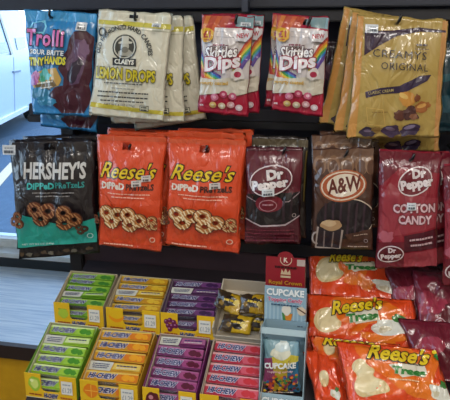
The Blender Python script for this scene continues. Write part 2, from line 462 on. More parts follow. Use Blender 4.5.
pl('door_handle', [cp(12, 73), cp(12, 71), cp(19, 70), cp(19, 72)], '#8794a0', .03, -.03)
pl('sill_trim', [cp(-6, 127), cp(-6, 122), cp(27, 106), cp(27, 110)], '#f2f6f8', .04, -.03)
pl('door_seam', [cp(13.3, 57), cp(13.8, 57), cp(15, 112), cp(14.5, 112)], '#8d9aa6', .01, -.004)
for cx in (.75, 4.0):
    for y in (.02, 1.53):
        bm = bmesh.new(); r = bmesh.ops.create_cone(bm, cap_ends=True, segments=24, radius1=.31, radius2=.31, depth=.2, matrix=Matrix.Translation((cx, y+.1, .31)) @ Matrix.Rotation(R(90), 4, 'X'))
        wh = link('wheel', mesh('wheel', bm), car, [mat('#1c1e22', .7, 'rubber')])
        bm = bmesh.new(); bmesh.ops.create_cone(bm, cap_ends=True, segments=20, radius1=.19, radius2=.17, depth=.22, matrix=Matrix.Translation((cx, y+.1, .31)) @ Matrix.Rotation(R(90), 4, 'X'))
        link('hub_cap', mesh('hub_cap', bm), wh, [mat('#9aa4ac', .3, 'paint')])

# ================================================================== the display rack
PX = 26; zc = TGT.z
YR = .17
def zy(px, py, Y): return at(px, py, Y).z
rack = empty('display_rack', 'black metal and board candy display rack with bars, pegs and a sloping shelf', 'display rack', mw=Matrix.Translation((0, 0, 0)))
blk = mat('#1a1b23', .45, 'metal'); nav = mat('#2b2f42', .55, 'metal'); plum = mat('#4a3640', .5, 'wood')
xl = at(76, 262, YR).x; xr = .78
ztop = 1.62
box_obj('back_panel', (xl, xr, YR+.02, YR+.035, zl+.005, ztop), nav, rack)
box_obj('upright', (xl-.012, xl+.022, YR-.01, YR+.035, zl+.005, ztop), blk, rack, .003)
box_obj('upright', (xr, xr+.03, YR-.01, YR+.035, zl+.005, ztop), blk, rack, .003)
zb1 = at(225, 270, YR).z
zb0 = at(225, 252, YR).z
box_obj('kick_board', (xl+.022, xr, YR+.004, YR+.02, zl+.005, zb0), plum, rack)
def rail(name, y0, y1, Y, x0, x1, m_, dep=.02):
    """level bar whose face spans photo rows y0..y1 at the picture's middle"""
    za, zb = at(225, y1, Y).z, at(225, y0, Y).z
    return box_obj(name, (x0, x1, Y, Y+dep, za, zb), m_, rack, .002)
rail('top_bar', 11, 22, .10, xl-.04, xr, blk)
rail('header_board', -60, 8, .085, -.9, xr, mat('#272b39', .5, 'metal'), .012)
rail('cross_bar', 108, 121, .11, xl-.06, xr, mat('#2b2a36', .45, 'metal'))
rail('cross_bar', 121, 128, .10, xl-.06, xr, blk)
rail('cross_bar', 240, 251, .12, xl, xr, blk)
for bx_ in (.02, .44):
    box_obj('bracket', (bx_, bx_+.012, .06, .085, at(225, 12, .06).z, at(225, -8, .06).z), mat('#343a4a', .5, 'metal'), rack)
pegm = mat('#0e0f13', .3, 'metal')
def peg(px, py, Y=-.012, tip=(.005, .008)):
    p = at(px, py, Y); bm = bmesh.new()
    tube(bm, [(p.x, YR+.015, p.z-.006), (p.x, .02, p.z-.006), (p.x, Y+.004, p.z-.006), (p.x+tip[0]*.5, Y-.004, p.z-.001), (p.x+tip[0], Y-.006, p.z+tip[1])], .0026)
    o = link('peg_hook', mesh('peg_hook', bm, True), rack, [pegm]); return o

# ================================================================== TOP ROW
WH = '#d9dde0'
def sticker(sh, cx, cy, w, h, rot=0, seed=3):
    sh.part('price_sticker', Q(cx, cy, w, h, '#d4d8dc', rot)+GREEK(cx, cy-h*.18, w*.7, h*.13, '#8a9098', rot, seed)+GREEK(cx, cy+h*.2, w*.75, h*.3, '#5a6068', rot, seed+1), 'white price sticker', bump=.1)

# sour gummy bag
b = Bag('candy_bag', 'bright blue sour gummy bag with a pink name, leftmost in the top row', ((24, 9), (98, 13), (33, 114), (91, 117)), '#2c86c4', Y=0, seed=1, hole=(48, 13), group='hanging candy bags', lump=1.3)
b.part('artwork', P([(24, 10), (98, 14), (97, 22), (24, 20)], '#3f9ad2')
  + P([(33, 22), (46, 20), (49, 26), (46, 33), (34, 33), (30, 27)], '#7fd0ea')+P([(34, 23), (45, 21), (47, 26), (45, 31), (35, 31), (32, 27)], '#3878b0')
  + P([(76, 31), (86, 29), (95, 36), (97, 50), (94, 72), (91, 84), (93, 99), (84, 113), (62, 113), (54, 104), (53, 92), (58, 86), (66, 84), (67, 76), (62, 67), (64, 57), (70, 49), (72, 38)], '#431428')
  + P([(78, 38), (88, 40), (90, 52), (86, 70), (82, 82), (72, 84), (72, 70), (68, 62), (74, 52)], '#5d4260')
  + E(85, 50, 6, 10, '#7a5a78', wob=.5, seed=2)+E(78, 70, 6, 12, '#2a1c33', rot=.4, wob=.5, seed=4)
  + P([(31, 74), (44, 69), (60, 66), (65, 78), (62, 84), (50, 88), (38, 90), (33, 84)], '#c9a04e')
  + P([(36, 84), (56, 78), (60, 84), (50, 89), (38, 92)], '#6d5a34'))
b.part('candy_picture', E(37, 76, 5, 6, '#b85f98', wob=.6, seed=1)+E(34, 80, 3, 5, '#8f4fa0', wob=.6, seed=3)+E(48, 73, 6, 5, '#4fb7b0', wob=.7, seed=5)+E(45, 78, 3, 4, '#3aa07a', wob=.5, seed=6)
  + E(42, 92, 12, 6, '#2b7aa0', wob=.4, seed=7)+E(48, 100, 10, 5, '#2f86ae', wob=.4, seed=8)+GREEK(48, 81, 18, 1.6, '#d9d2c0', -.15)+GREEK(50, 86, 14, 1, '#d9d2c0', -.15, 4))
b.part('brand_name', T('Trolli', 48, 37, 39, 16, '#d873b4', rot=.05, bold=.03, sp=1.12, line='#20142e', lw=.05), 'pink brand name')
b.part('lettering', T('SOUR BRITE', 50, 51, 36, 5, '#dfe7ea', rot=.06, bold=.03, line='#1b2740', lw=.07)+T('TINY', 40, 60, 18, 8, '#d6cf35', rot=.0, bold=.05, line='#183050', lw=.08)+T('HANDS', 60, 59, 21, 8, '#d6cf35', rot=.06, bold=.05, line='#183050', lw=.08))
sticker(b, 84, 26, 10, 8, .1)
peg(49, 14)
c_ = b.copy(.006, .035, -.034, 3, 'second blue gummy bag hanging behind the pink-named blue bag, only its pale lower edge showing')

# lemon drops
qd = ((99, 9), (173, 14), (89, 115), (164, 122))
b = Bag('candy_bag', 'front cream lemon drops bag, its dark round portrait fully in view', qd, '#dcd8c4', Y=-.004, seed=2, hole=(134, 16), group='lemon drops bags', T_=.009)
b.part('colour_bands', P([(98, 19), (172, 24), (171, 29), (97, 23)], '#c9bf4a')+P([(91, 101), (166, 111), (165, 115), (90, 106)], '#d3c445')+P([(97, 25), (171, 31), (171, 32), (97, 26)], '#b9b69c'))
b.part('portrait_badge', E(127, 46, 12.5, 12.5, '#33352f')+RING(127, 46, 11, 11, 1.2, '#c9c7b8')+P([(120, 54), (121, 50), (125, 48), (131, 48), (135, 51), (135, 55)], '#a9a79a')+E(127.5, 45, 4, 5, '#b7b5a6')+P([(121, 41), (124, 40), (124, 35), (131, 35), (131, 40), (135, 41), (134, 42.5), (121, 42.5)], '#c9c7b8')+E(127.5, 48.5, 3.5, 3, '#77766c')+P([(115, 56), (139, 57.5), (139, 65), (115, 63.5)], '#26282a')+T('CLAEYS', 127, 60.3, 20, 5, '#e4e2d4', rot=.06, bold=.04)+E(103, 31, 4.5, 4.5, '#3a3c3c')+E(103, 31, 2.5, 2.5, '#b9b8aa'))
b.part('lettering', T('OLD FASHIONED HARD CANDIES', 127, 26.5, 84, 4.6, '#33342f', rot=.05, arc=27, bold=.03)
  + T('LEMON', 111, 71.5, 29, 12, '#cdbc1c', rot=.05, bold=.035, line='#3b3a1c', lw=.05)+T('DROPS', 143.5, 74.5, 29, 12, '#cdbc1c', rot=.06, bold=.035, line='#3b3a1c', lw=.05)
  + GREEK(126, 82, 40, 1.2, '#4b4b46', .06)+GREEK(126, 87, 24, 1, '#8a8a80', .06, 2)+GREEK(126, 91, 52, 1.5, '#34342f', .06, 3)+GREEK(126, 95.5, 52, 1.5, '#34342f', .06, 4)+GREEK(126, 99.5, 44, 1.3, '#34342f', .06, 5)
  + T('NET WT 6 OZ (170g)', 124, 103.5, 30, 2.6, '#3b3c38', rot=.06))
b.part('stamp', Q(148, 107, 9, 6, '#4a4a40', .06)+Q(148, 107, 7.5, 4.4, '#c9c6ae', .06)+GREEK(148, 106, 6, 1.4, '#3b3c38', .06)+GREEK(148, 108.4, 6, 1.4, '#3b3c38', .06))
sticker(b, 160, 25, 9, 3.5, .06)
peg(134, 16.5)
b.copy(.014, .030, -.012, -6, 'lemon drops bag directly behind the front lemon drops bag, edge showing at its right')
b.copy(.026, .060, -.022, -14, 'rearmost lemon drops bag, tilted and fanned out furthest right')

# skittles dips
REFS = ((202, 14), (255, 16), (198, 112), (248, 117))
def skittles(quad, label, seed, hole, Y=0):
    b = Bag('candy_bag', label, quad, '#ab1638', Y=Y, seed=seed, hole=hole, group='red and rainbow dipped sweets bags', T_=.010)
    r = REFS
    rb = ['#c0392f', '#d9812c', '#d8c23a', '#3f9a55', '#2f7fb8', '#5b3f94']
    art = P([(201, 28), (254, 30), (250, 86), (238, 88), (225, 84), (212, 88), (198, 84)], '#cfc6c4')
    art += P([(202, 14), (232, 15), (224, 30), (201, 34)], '#b5472f')+P([(207, 14), (212, 14), (203, 34), (201, 32)], '#d07a34')+P([(219, 14), (224, 14), (214, 32), (210, 32)], '#c96034')
    art += P([(238, 15), (255, 16), (254, 28), (236, 26)], '#7d9aa0')
    for k, c in enumerate(rb):
        art += STROKE([(255, 36+k*3), (247, 44+k*3.2), (240, 56+k*3), (236, 66+k*2.2)], 3.6, c)
        art += STROKE([(200, 50+k*3.4), (204, 62+k*3), (212, 70+k*2.4), (222, 76+k*2)], 3.4, rb[5-k])
    art += P([(216, 27), (243, 28), (239, 48), (214, 46)], '#cfc6c4')+STROKE([(217, 31), (241, 32)], .6, '#a9a3a6')+STROKE([(217, 36), (240, 37)], .6, '#a9a3a6')
    art += P([(199, 76), (215, 78), (232, 76), (251, 78), (250, 92), (236, 95), (220, 92), (198, 94)], '#d2cab8')
    b.part('artwork', art, ref=r)
    b.part('candy_picture', sum([E(x, y, rx, rx*.9, c)+E(x, y, rx*.45, rx*.4, c2) for x, y, rx, c, c2 in ((216, 96, 4, '#c86a86', '#e0a0b0'), (225, 93, 4, '#b53a5c', '#d890a0'), (234, 95, 4, '#c95f7c', '#e4b4bc'), (214, 104, 3.6, '#d8b46c', '#ecd8a8'), (223, 105, 3.8, '#d9c2a0', '#efe6d0'), (232, 104, 3.8, '#d29a9c', '#eed0d0'), (240, 107, 3.6, '#d9c2c8', '#f0e4e4'))], []), ref=r)
    b.part('brand_name', T('Skittles', 223, 51, 33, 11.5, '#ece8e6', rot=-.06, shear=.15, bold=.025, line='#54202e', lw=.06), ref=r)
    b.part('product_name', T('Dips', 224, 63, 37, 18, '#ece4e6', rot=-.12, shear=.15, bold=.04, line='#9c2040', lw=.05), ref=r)
    b.part('lettering', T('yogurty coated', 215, 82, 30, 5, '#c99a28', rot=.02, bold=.03)+GREEK(221, 44, 12, 1.6, '#8a4a5a')+GREEK(203, 104, 4, 2, '#d8c8cc'), ref=r)
    b.part('new_badge', P([(238, 30), (249, 29), (254, 34), (248, 41), (238, 40), (235, 35)], '#d0ccd0')+T('NEW', 244.5, 35, 12, 4.6, '#b02a3c', rot=-.05, bold=.03), ref=r)
    b.part('price_splash', P([(202, 29), (207, 27), (212, 28), (216, 31), (215, 38), (211, 41), (205, 41), (202, 37)], '#d2a026')+T('£1', 208.5, 33.5, 8, 7, '#a02a2c', bold=.04)+GREEK(208.5, 39, 6, 1, '#a02a2c'), ref=r)
    b.part('yogurt_splash', E(240, 73, 7, 6, '#d8d0cc', wob=.4, seed=3)+E(240, 73, 3.6, 3, '#a82848'), ref=r)
    sticker(b, 247, 24, 10, 3.5, .05)
    return b
b = skittles(REFS, 'red rainbow sweets bag with a £1 splash, front bag of the left pair', 3, (235, 19)); peg(235, 19.5)
b.copy(.014, .028, .003, -1, 'red rainbow sweets bag half hidden behind the left front one, edge showing on its right')
b = skittles(((277, 14), (330, 17), (271, 110), (323, 117)), 'red rainbow sweets bag with a £1 splash, front bag of the right pair', 4, (308, 21)); peg(308, 21.5)
b.copy(-.012, .028, .001, 2, 'red rainbow sweets bag half hidden behind the right front one, edge showing on its left')

# dark bag in the gap
b = Bag('candy_bag', 'dark plum bag almost hidden in the gap left of the gold caramel bags', ((316, 40), (352, 42), (314, 104), (350, 106)), '#2e1c26', Y=.09, seed=31)
b.part('artwork', E(331, 72, 8, 10, '#5c3a4a', wob=.5, seed=2)+E(330, 68, 4, 4, '#7a5a62', wob=.5))

# creamy caramel bags
qd = ((357, 14), (449, 20), (346, 139), (440, 137))
b = Bag('candy_bag', 'gold caramel bag with dark lettering and a purple banner, front of the gold bags', qd, '#b39650', Y=-.006, seed=5, hole=(398, 19), group='gold caramel bags', T_=.010, lump=1.3)
b.part('artwork', P([(357, 15), (364, 16), (356, 139), (346, 139)], '#c98f4a')+P([(443, 20), (449, 20), (441, 137), (434, 137)], '#c48d52')
  + P([(365, 30), (392, 30), (420, 27), (446, 30), (446, 32), (420, 31), (398, 35), (380, 44), (364, 54)], '#3a2438')
  + P([(365, 90), (380, 86), (400, 84), (420, 74), (432, 73), (428, 79), (404, 91), (382, 92), (366, 96)], '#33233f')
  + E(412, 82, 12, 3.4, '#33233f', rot=-.3))
b.part('candy_picture', E(408, 97, 9, 7, '#c88a3a', rot=.5, wob=.4, seed=1)+E(404, 94, 5, 2.5, '#d9b060', rot=.5)+E(422, 106, 9, 5.5, '#a05f2c', rot=-.3, wob=.5, seed=2)+E(422, 104, 5, 2, '#d09a50', rot=-.3)
  + E(410, 112, 9, 7, '#4f2d2a', wob=.6, seed=3)+E(400, 114, 6, 5, '#5f3428', wob=.6, seed=4)+E(414, 115, 4, 3, '#8a5a40', wob=.5, seed=6)+E(418, 96, 3, 4, '#7a4020', wob=.5, seed=9)
  + E(368, 131, 9, 4.5, '#2f2138', wob=.5, seed=5)+E(392, 130, 9, 6, '#3d2a46', wob=.5, seed=6)+E(391, 128, 5, 2, '#7a6a80', rot=.2)+E(411, 129, 11, 6, '#352440', wob=.5, seed=7, rot=-.3)+E(410, 126, 6, 2, '#857690', rot=-.3)+E(377, 129, 5, 3, '#8a6a34', wob=.5)
  + E(368, 130, 4, 1.5, '#6a5a70'))
b.part('lettering', T('CREAMYS', 400, 53, 54, 7.5, '#2a2530', rot=.07, bold=.0, sp=1.1)+T('ORIGINAL', 405, 65, 47, 7, '#2a2530', rot=.06, bold=.0, sp=1.1)
  + T('CLASSIC CREAM', 381, 89.5, 26, 3, '#b9a468', rot=-.12)+GREEK(376, 32.5, 20, 1.8, '#8a7a88', 0)+GREEK(422, 44, 11, 2, '#3a2c3c', .03)+GREEK(422, 48, 14, .8, '#5a4a4c', .03)+GREEK(380, 110, 16, 1, '#8a6a34')
  + RING(376, 115, 14, 11, .7, '#d2ac62', a0=0, a1=360, n=4, rot=.78))
sticker(b, 372, 28, 13, 8, .05)
peg(398, 19.5)
b.copy(-.010, .026, .002, 4, 'gold caramel bag just behind the front one, its edge fanned out to the left')
b.copy(-.026, .055, .006, 8, 'gold caramel bag fanned out furthest left of the gold bags')
b.copy(.008, .072, -.040, -1, 'rearmost gold caramel bag, a strip showing below and right of the front one')
b = Bag('candy_bag', 'dark teal bag at the right edge of the top row', ((430, 40), (474, 42), (428, 132), (472, 134)), '#12343f', Y=.05, seed=33, hole=None)
b.part('artwork', P([(436, 74), (470, 70), (470, 76), (436, 82)], '#1f5560')+P([(436, 95), (470, 92), (470, 110), (436, 112)], '#1b4a58'))

# ================================================================== MIDDLE ROW
qd = ((9, 140), (94, 139), (17, 249), (98, 243))
b = Bag('candy_bag', 'black and teal chocolate pretzel bag, front bag at far left of the middle row', qd, '#1b1418', Y=0, seed=6, hole=(49, 145), group='black and teal pretzel bags', T_=.013, lump=1.4)
b.part('teal_base', P([(15, 216), (24, 213), (40, 216), (60, 221), (80, 221), (98, 216), (99, 244), (17, 250)], '#23a394'))
b.part('brand_name', T("HERSHEY'S", 57, 168.5, 62, 17, '#d3d2d0', bold=.035, rot=0))
b.part('lettering', T('DiPPeD', 44, 183.5, 28, 6.5, '#3fb5ae', bold=.04, rot=-.01)+T('PReTzeLS', 73, 182.5, 28, 6, '#2c8f8c', bold=.03, rot=-.01)+GREEK(57, 190, 42, 1.1, '#8b8888')+GREEK(57, 193, 34, 1.1, '#8b8888', 0, 2)+T('NET WT 8.5 OZ (240g)', 40, 243, 32, 2.2, '#c5d8d4', rot=-.04)+RING(92, 234, 2.8, 2.8, .7, '#bcd8d4'))
b.part('pretzel_picture', PRETZEL(46, 209, 15, '#3a1e14', '#6e3a22', '#a8744c')+PRETZEL(73, 214, 14, '#3a1e14', '#74401f', '#b07c4e', rot=.5)+PRETZEL(23, 216, 9, '#3a1e14', '#6a381f', '#a06c48', rot=1.2)+PRETZEL(88, 224, 6, '#3a1e14', '#3c2416', '#5a3820', rot=.2))
sticker(b, 17, 147, 13, 9, 0)
peg(50, 146, tip=(.006, .006))
q2 = ((13, 139), (96, 140), (19, 259), (100, 253))
k_ = Bag('candy_bag', 'dark crinkled bag behind the front black and teal one, its mottled bottom edge showing below', q2, '#17131a', Y=.026, seed=61, T_=.008, lump=1.6)
k_.part('mottled_print', sum([E(22+i_*7.6, 254-i_*.7+(i_ % 3), 3.4, 1.8, ('#5a4630', '#6f6a5c', '#2f2620')[i_ % 3], wob=.6, seed=i_) for i_ in range(10)], []))
b.copy(-.003, .060, -.000, -1, 'third black and teal pretzel bag, mostly hidden behind the other two')

REFR = ((97, 134), (167, 136), (99, 245), (161, 252))
def pretz(quad, label, seed, hole):
    b = Bag('candy_bag', label, quad, '#de4e28', seed=seed, hole=hole, group='orange pretzel bags', T_=.013, lump=1.2)
    r = REFR
    b.part('top_seal', Q2(r, .012, .05, '#d0542f'), ref=r); b.part('bottom_seal', Q2(r, .95, .988, '#c9421f'), ref=r)
    b.part('brand_name', T("Reese's", 131, 168.5, 54, 15.5, '#e8c422', rot=.05, shear=.35, bold=.012, line='#2a1712', lw=.05), ref=r)
    b.part('lettering', T('DiPPeD', 115, 183, 25, 7, '#e8d8c8', bold=.05, rot=.04)+T('PReTzeLS', 142.5, 184.5, 27, 6.5, '#4a1f16', bold=.04, rot=.04)+GREEK(131, 191, 44, 1, '#f0b8a0', .04)+GREEK(131, 194, 34, 1, '#f0b8a0', .04, 2)
      + RING(154, 238, 2.8, 2.8, .8, '#e8c0a8')+GREEK(120, 243, 30, 1.3, '#f0b8a0', .08), ref=r)
    b.part('pretzel_picture', PRETZEL(115, 212, 14, '#5a2a14', '#c98a4e', '#ecd8ac')+PRETZEL(137, 215, 14, '#5a2a14', '#c08048', '#ead4a8', rot=.4)+PRETZEL(157, 219, 8, '#5a2a14', '#a8683a', '#d8b888', rot=1)+PRETZEL(101, 214, 5, '#5a2a14', '#7a4022', '#5a2a14', rot=1), ref=r)
    b.part('price_sticker', Q(144, 177.5, 9, 6, '#d8d0cc', -.05)+GREEK(144, 176, 6, 1, '#888080')+GREEK(144, 179, 6, 2, '#6a6060'), 'white price sticker', ref=r, bump=.1)
    return b
b = pretz(REFR, 'front orange pretzel bag beside the black and teal pretzel bag', 7, (127, 145)); peg(128, 146, tip=(.008, .004))
b.copy(.010, .030, .004, 0, 'orange pretzel bag hidden behind the left front orange one, sliver showing at its right')
b.copy(-.002, .060, .004, 1, 'rear orange pretzel bag of the left pile, only its top edge showing')
b = pretz(((168, 137), (247, 139), (165, 245), (239, 254)), 'front orange pretzel bag beside the maroon licorice bag', 8, (205, 148)); peg(205.5, 149)
b.copy(-.008, .030, .008, 1, 'orange pretzel bag hidden behind the right front orange one, sliver showing at its left')
b.copy(.004, .060, .010, 0, 'rear orange pretzel bag of the right pile, only its top edge showing')

# maroon licorice
def dp_logo(cx, cy, w, h, rot, fill='#651626', pen='#d8c8c8', bold=.03):
    return E(cx, cy, w*.5, h*.5, pen, rot)+E(cx, cy, w*.5-1.2, h*.5-1.2, fill, rot)
qd = ((246, 147), (304, 147), (244, 244), (300, 244))
b = Bag('candy_bag', 'maroon licorice bag with an oval white-lettered logo and dark window, hanging beside the orange bags', qd, '#4f1824', Y=0, seed=9, hole=(283, 150), group='hanging candy bags', T_=.012, lump=1.5)
b.part('artwork', P([(246, 151), (304, 151), (302, 195), (244, 197)], '#5e1626')+P([(246, 192), (302, 190), (301, 214), (285, 222), (262, 223), (245, 216)], '#150c12')
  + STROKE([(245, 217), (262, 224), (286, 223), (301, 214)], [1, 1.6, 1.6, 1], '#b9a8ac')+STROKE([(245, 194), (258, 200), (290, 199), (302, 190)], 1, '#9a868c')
  + E(270, 201, 14, 9, '#7a1a2a')+sum([GREEK(270, 228+k*3.4, 50, .8, '#7d3040', 0, k) for k in range(4)], [])
  + STROKE([(254, 196), (256, 216)], 2, '#2c1a22')+STROKE([(286, 196), (285, 218)], 2.4, '#33202a')+STROKE([(294, 194), (292, 216)], 2, '#2c1a22'))
b.part('logo', dp_logo(272.5, 177, 44, 29, -.2, '#5e1222')+T('Dr', 277, 171, 17, 10, '#e0d6d4', rot=-.12, bold=.06, line='#3a0c16', lw=.03)+T('Pepper', 272, 181.5, 37, 12, '#e0d6d4', rot=-.12, bold=.06, line='#3a0c16', lw=.03), 'oval logo with white lettering')
b.part('lettering', RING(270, 201, 9, 6, .8, '#b08088')+GREEK(270, 200, 11, 1.6, '#b08088')+RING(296, 211, 2, 2, .5, '#b0a0a4'))
sticker(b, 270.5, 188, 12, 7, 0)
peg(283, 150.5)
dkb = Bag('candy_bag', 'dark brown clear-topped bag hanging behind the maroon licorice bag', ((252, 135), (309, 137), (251, 235), (306, 238)), '#2c2320', Y=.035, seed=10, hole=(284, 139), T_=.010)
dkb.part('artwork', Q2(((252, 135), (309, 137), (251, 235), (306, 238)), .03, .10, '#5a4f3c')+Q2(((252, 135), (309, 137), (251, 235), (306, 238)), .1, .13, '#1a1414')+STROKE([(307, 150), (305, 200)], 1.5, '#6a5a2c'))  # the olive stroke paints a highlight down the right edge
# root beer
qd = ((312, 149), (375, 147), (311, 248), (373, 250))
b = Bag('candy_bag', 'front brown root beer bag with an orange oval logo and frothy mug', qd, '#4a2c20', Y=0, seed=11, hole=(345, 153), group='brown root beer bags', T_=.012, lump=1.4)
b.part('artwork', P([(313, 150), (375, 148), (375, 166), (313, 168)], '#6b4c3a')+sum([E(x, 164, 6.5, 9, '#85634a')+E(x, 166, 4.5, 7, '#5a3a2a') for x in (320, 334, 348, 362, 372)], [])
  + E(346, 216, 30, 21, '#1b1218', rot=-.08)+sum([STROKE([(326+k*8, 200), (325+k*7.5, 232)], 2.2, '#38242e') for k in range(6)], [])+RING(346, 216, 30, 21, 1.1, '#c9b8a4', rot=-.08, a0=-100, a1=70)
  + P([(345, 232), (374, 226), (373, 238), (350, 240)], '#4a2c20'))
b.part('logo', E(343.5, 183, 24, 15.5, '#a8542a', rot=-.1)+E(343.5, 183, 22.5, 14, '#d5c4ae', rot=-.1)+E(343.5, 183, 21, 12.6, '#a34c22', rot=-.1)+E(344, 182.5, 17, 11, '#ded0bc', rot=-.15)+T('A&W', 345, 182, 34, 15, '#5e2014', rot=-.14, shear=.1, bold=.03), 'orange oval logo')
b.part('mug_picture', P([(318, 224), (343, 227), (340, 248), (316, 246)], '#241820')+RING(317, 236, 5.5, 7, 1.8, '#a89a92', a0=80, a1=280)+STROKE([(318, 224), (316, 246), (340, 248), (343, 227)], 2, '#a09088')+STROKE([(325, 228), (324, 246)], 1.4, '#7a6862')+STROKE([(334, 229), (332, 247)], 1.4, '#7a6862')+E(332, 222, 11.5, 5.5, '#a8855f', wob=.2)+E(330, 220, 8, 3, '#c4a680', wob=.3))
b.part('lettering', RING(366, 239, 2, 2, .5, '#b0a0a4')+GREEK(361, 232, 14, 1, '#a89080', -.1)+GREEK(358, 245, 20, 1, '#a89080'))
peg(345, 153.5)
b.copy(-.004, .032, .022, 0, 'root beer bag hanging behind the front one, its pale top edge showing above it')
b.copy(.010, .062, .026, -1, 'rearmost root beer bag, a strip of its top showing')

# cotton candy bags
qd = ((379, 149), (442, 152), (375, 268), (437, 267))
REFC = qd
b = Bag('candy_bag', 'crimson cotton candy bag hanging right of the root beer bags, its lettering fully visible', qd, '#8c1c2c', Y=-.004, seed=12, hole=(411, 157), group='crimson cotton candy bags', T_=.015, lump=1.4)
b.part('artwork', P([(379, 150), (442, 152), (441, 172), (400, 166), (378, 185)], '#6a1426')+P([(378, 185), (400, 190), (440, 196), (438, 224), (376, 236)], '#94303c')
  + P([(404, 232), (438, 226), (437, 246), (404, 250)], '#4e1020')+E(386, 234, 9, 6, '#b05a68', wob=.5)+P([(376, 240), (404, 238), (404, 267), (375, 268)], '#6a1424')+P([(404, 251), (437, 247), (437, 267), (404, 267)], '#9a3842'))
b.part('logo', dp_logo(415, 179, 36, 26, -.45, '#6a1222')+T('Dr', 419, 171.5, 14, 9, '#ddd0d0', rot=-.1, bold=.06)+T('Pepper', 417, 182, 33, 12, '#ddd0d0', rot=-.15, bold=.06, line='#4a0c18', lw=.02), 'oval logo with white lettering')
b.part('flavour_name', T('COTTON', 414, 204.5, 43, 9, '#d9b4ba', rot=.0, bold=.04, line='#4a0c18', lw=.03)+T('CANDY', 415, 216, 34, 9, '#d9b4ba', rot=.02, bold=.04, line='#4a0c18', lw=.03))
b.part('small_logo', dp_logo(390.5, 252, 27, 19, -.15, '#5a1020')+T('Dr', 392, 247.5, 8, 5.5, '#ddd0d0', rot=-.1, bold=.05)+T('Pepper', 391, 254.5, 21, 7.5, '#ddd0d0', rot=-.12, bold=.05))
b.part('lettering', T('NEW', 388, 161, 11, 5, '#ccb0b4', rot=-.25, bold=.02)+GREEK(421, 235, 24, 2, '#c8a8ac', -.12)+GREEK(421, 240.5, 22, 2, '#c8a8ac', -.12, 4))
sticker(b, 411, 202, 9, 7, 0)
peg(411, 157.5)
peg(464, 160)
b.copy(.022, .034, -.006, -2, 'crimson cotton candy bag behind the front one, its dark lower corner showing to the right')
cc = b
b.copy(.113, -.012, -.018, -3, 'crimson cotton candy bag cut off by the right edge of the picture')

# ================================================================== SLOPING SHELF AND TRAYS
TH = R(30)
ey_ = Vector((0, math.cos(TH), math.sin(TH))); en = Vector((0, -math.sin(TH), math.cos(TH))); ex_ = Vector((1, 0, 0))
dd = ray(200, 411); SP = CAMP+dd*1.16
SM = Matrix((ex_, ey_, en)).transposed().to_4x4(); SM.translation = SP
SI = SM.inverted()
def sh(px, py, c=0): return SI @ on_plane(px, py, SP+en*c, en)       # -> (a, b, c) on the shelf
a0 = sh(14, 405).x
shelf = box_obj('sloping_shelf', (-.36, .62, -.05, .345, -.012, -.001), mat('#2f262a', .5, 'metal'), rack); shelf.matrix_local = SM
for x in (-.33, .58):
    p = SM @ Vector((x, -.02, 0)); q = SM @ Vector((x, .2, 0))
    bm = bmesh.new(); prism(bm, [Vector((x+SP.x, p.y, p.z-.02)), Vector((x+SP.x, q.y, q.z-.02)), Vector((x+SP.x, q.y, q.z-.12))], Vector((.006, 0, 0)))
    link('shelf_bracket', mesh('shelf_bracket', bm), rack, [blk])

def make_pack(base, band, fruit, L, label, group, W2=.0185, dark='#2c2f66', fruit2=None, pale=False):
    e = empty('candy_pack', label, 'candy', group)
    H2 = .0165
    bm = bmesh.new(); bx(bm, -L/2, L/2, 0, W2, 0, H2, .0022)
    link('wrapper', mesh('wrapper', bm), e, [mat(base, .3, 'film', .25)])
    U = 52*L/.1; ref = ((0, 0), (U, 0), (0, 9.5), (U, 9.5))
    for c in ([(-L/2+.001, W2+.0002-.001, H2), (L/2-.001, W2-.001, H2), (-L/2+.001, .001, H2), (L/2-.001, .001, H2)],
              [(-L/2+.001, 0, H2-.001), (L/2-.001, 0, H2-.001), (-L/2+.001, 0, .001), (L/2-.001, 0, .001)]):
        f = Flat(e, c, ref, kind='film', rough=.3)
        art = P([(0, 0), (U, 0), (U, 1.6), (0, 2.4)], band)+P([(U*.56, 1.8), (U, 1.2), (U, 9), (U*.62, 9)], fruit2 or band)+E(U*.78, 5, 5.5, 3.4, fruit, wob=.4, seed=2)+E(U*.90, 5.6, 3.6, 2.6, fruit, wob=.4, seed=5)
        if pale: art = P([(0, 0), (U*.46, 0), (U*.42, 9.5), (0, 9.5)], '#cfd0c4')+GREEK(U*.22, 2.8, U*.34, .9, dark)+GREEK(U*.22, 5, U*.34, .9, dark, 0, 2)+GREEK(U*.22, 7.2, U*.3, .9, dark, 0, 3)+P([(U*.5, 1.5), (U, 1.5), (U, 8), (U*.47, 8)], band)+GREEK(U*.74, 4, U*.4, 1.3, dark, 0, 5)+GREEK(U*.74, 6.4, U*.4, .9, '#d8d8d0', 0, 6)
        else: art += T('HI-CHEW', U*.33, 5, U*.52, 5.8, dark, shear=.25, bold=.04, line='#d5d8e8', lw=.06)
        f.part('printed_face', art, bump=.25)
    return e
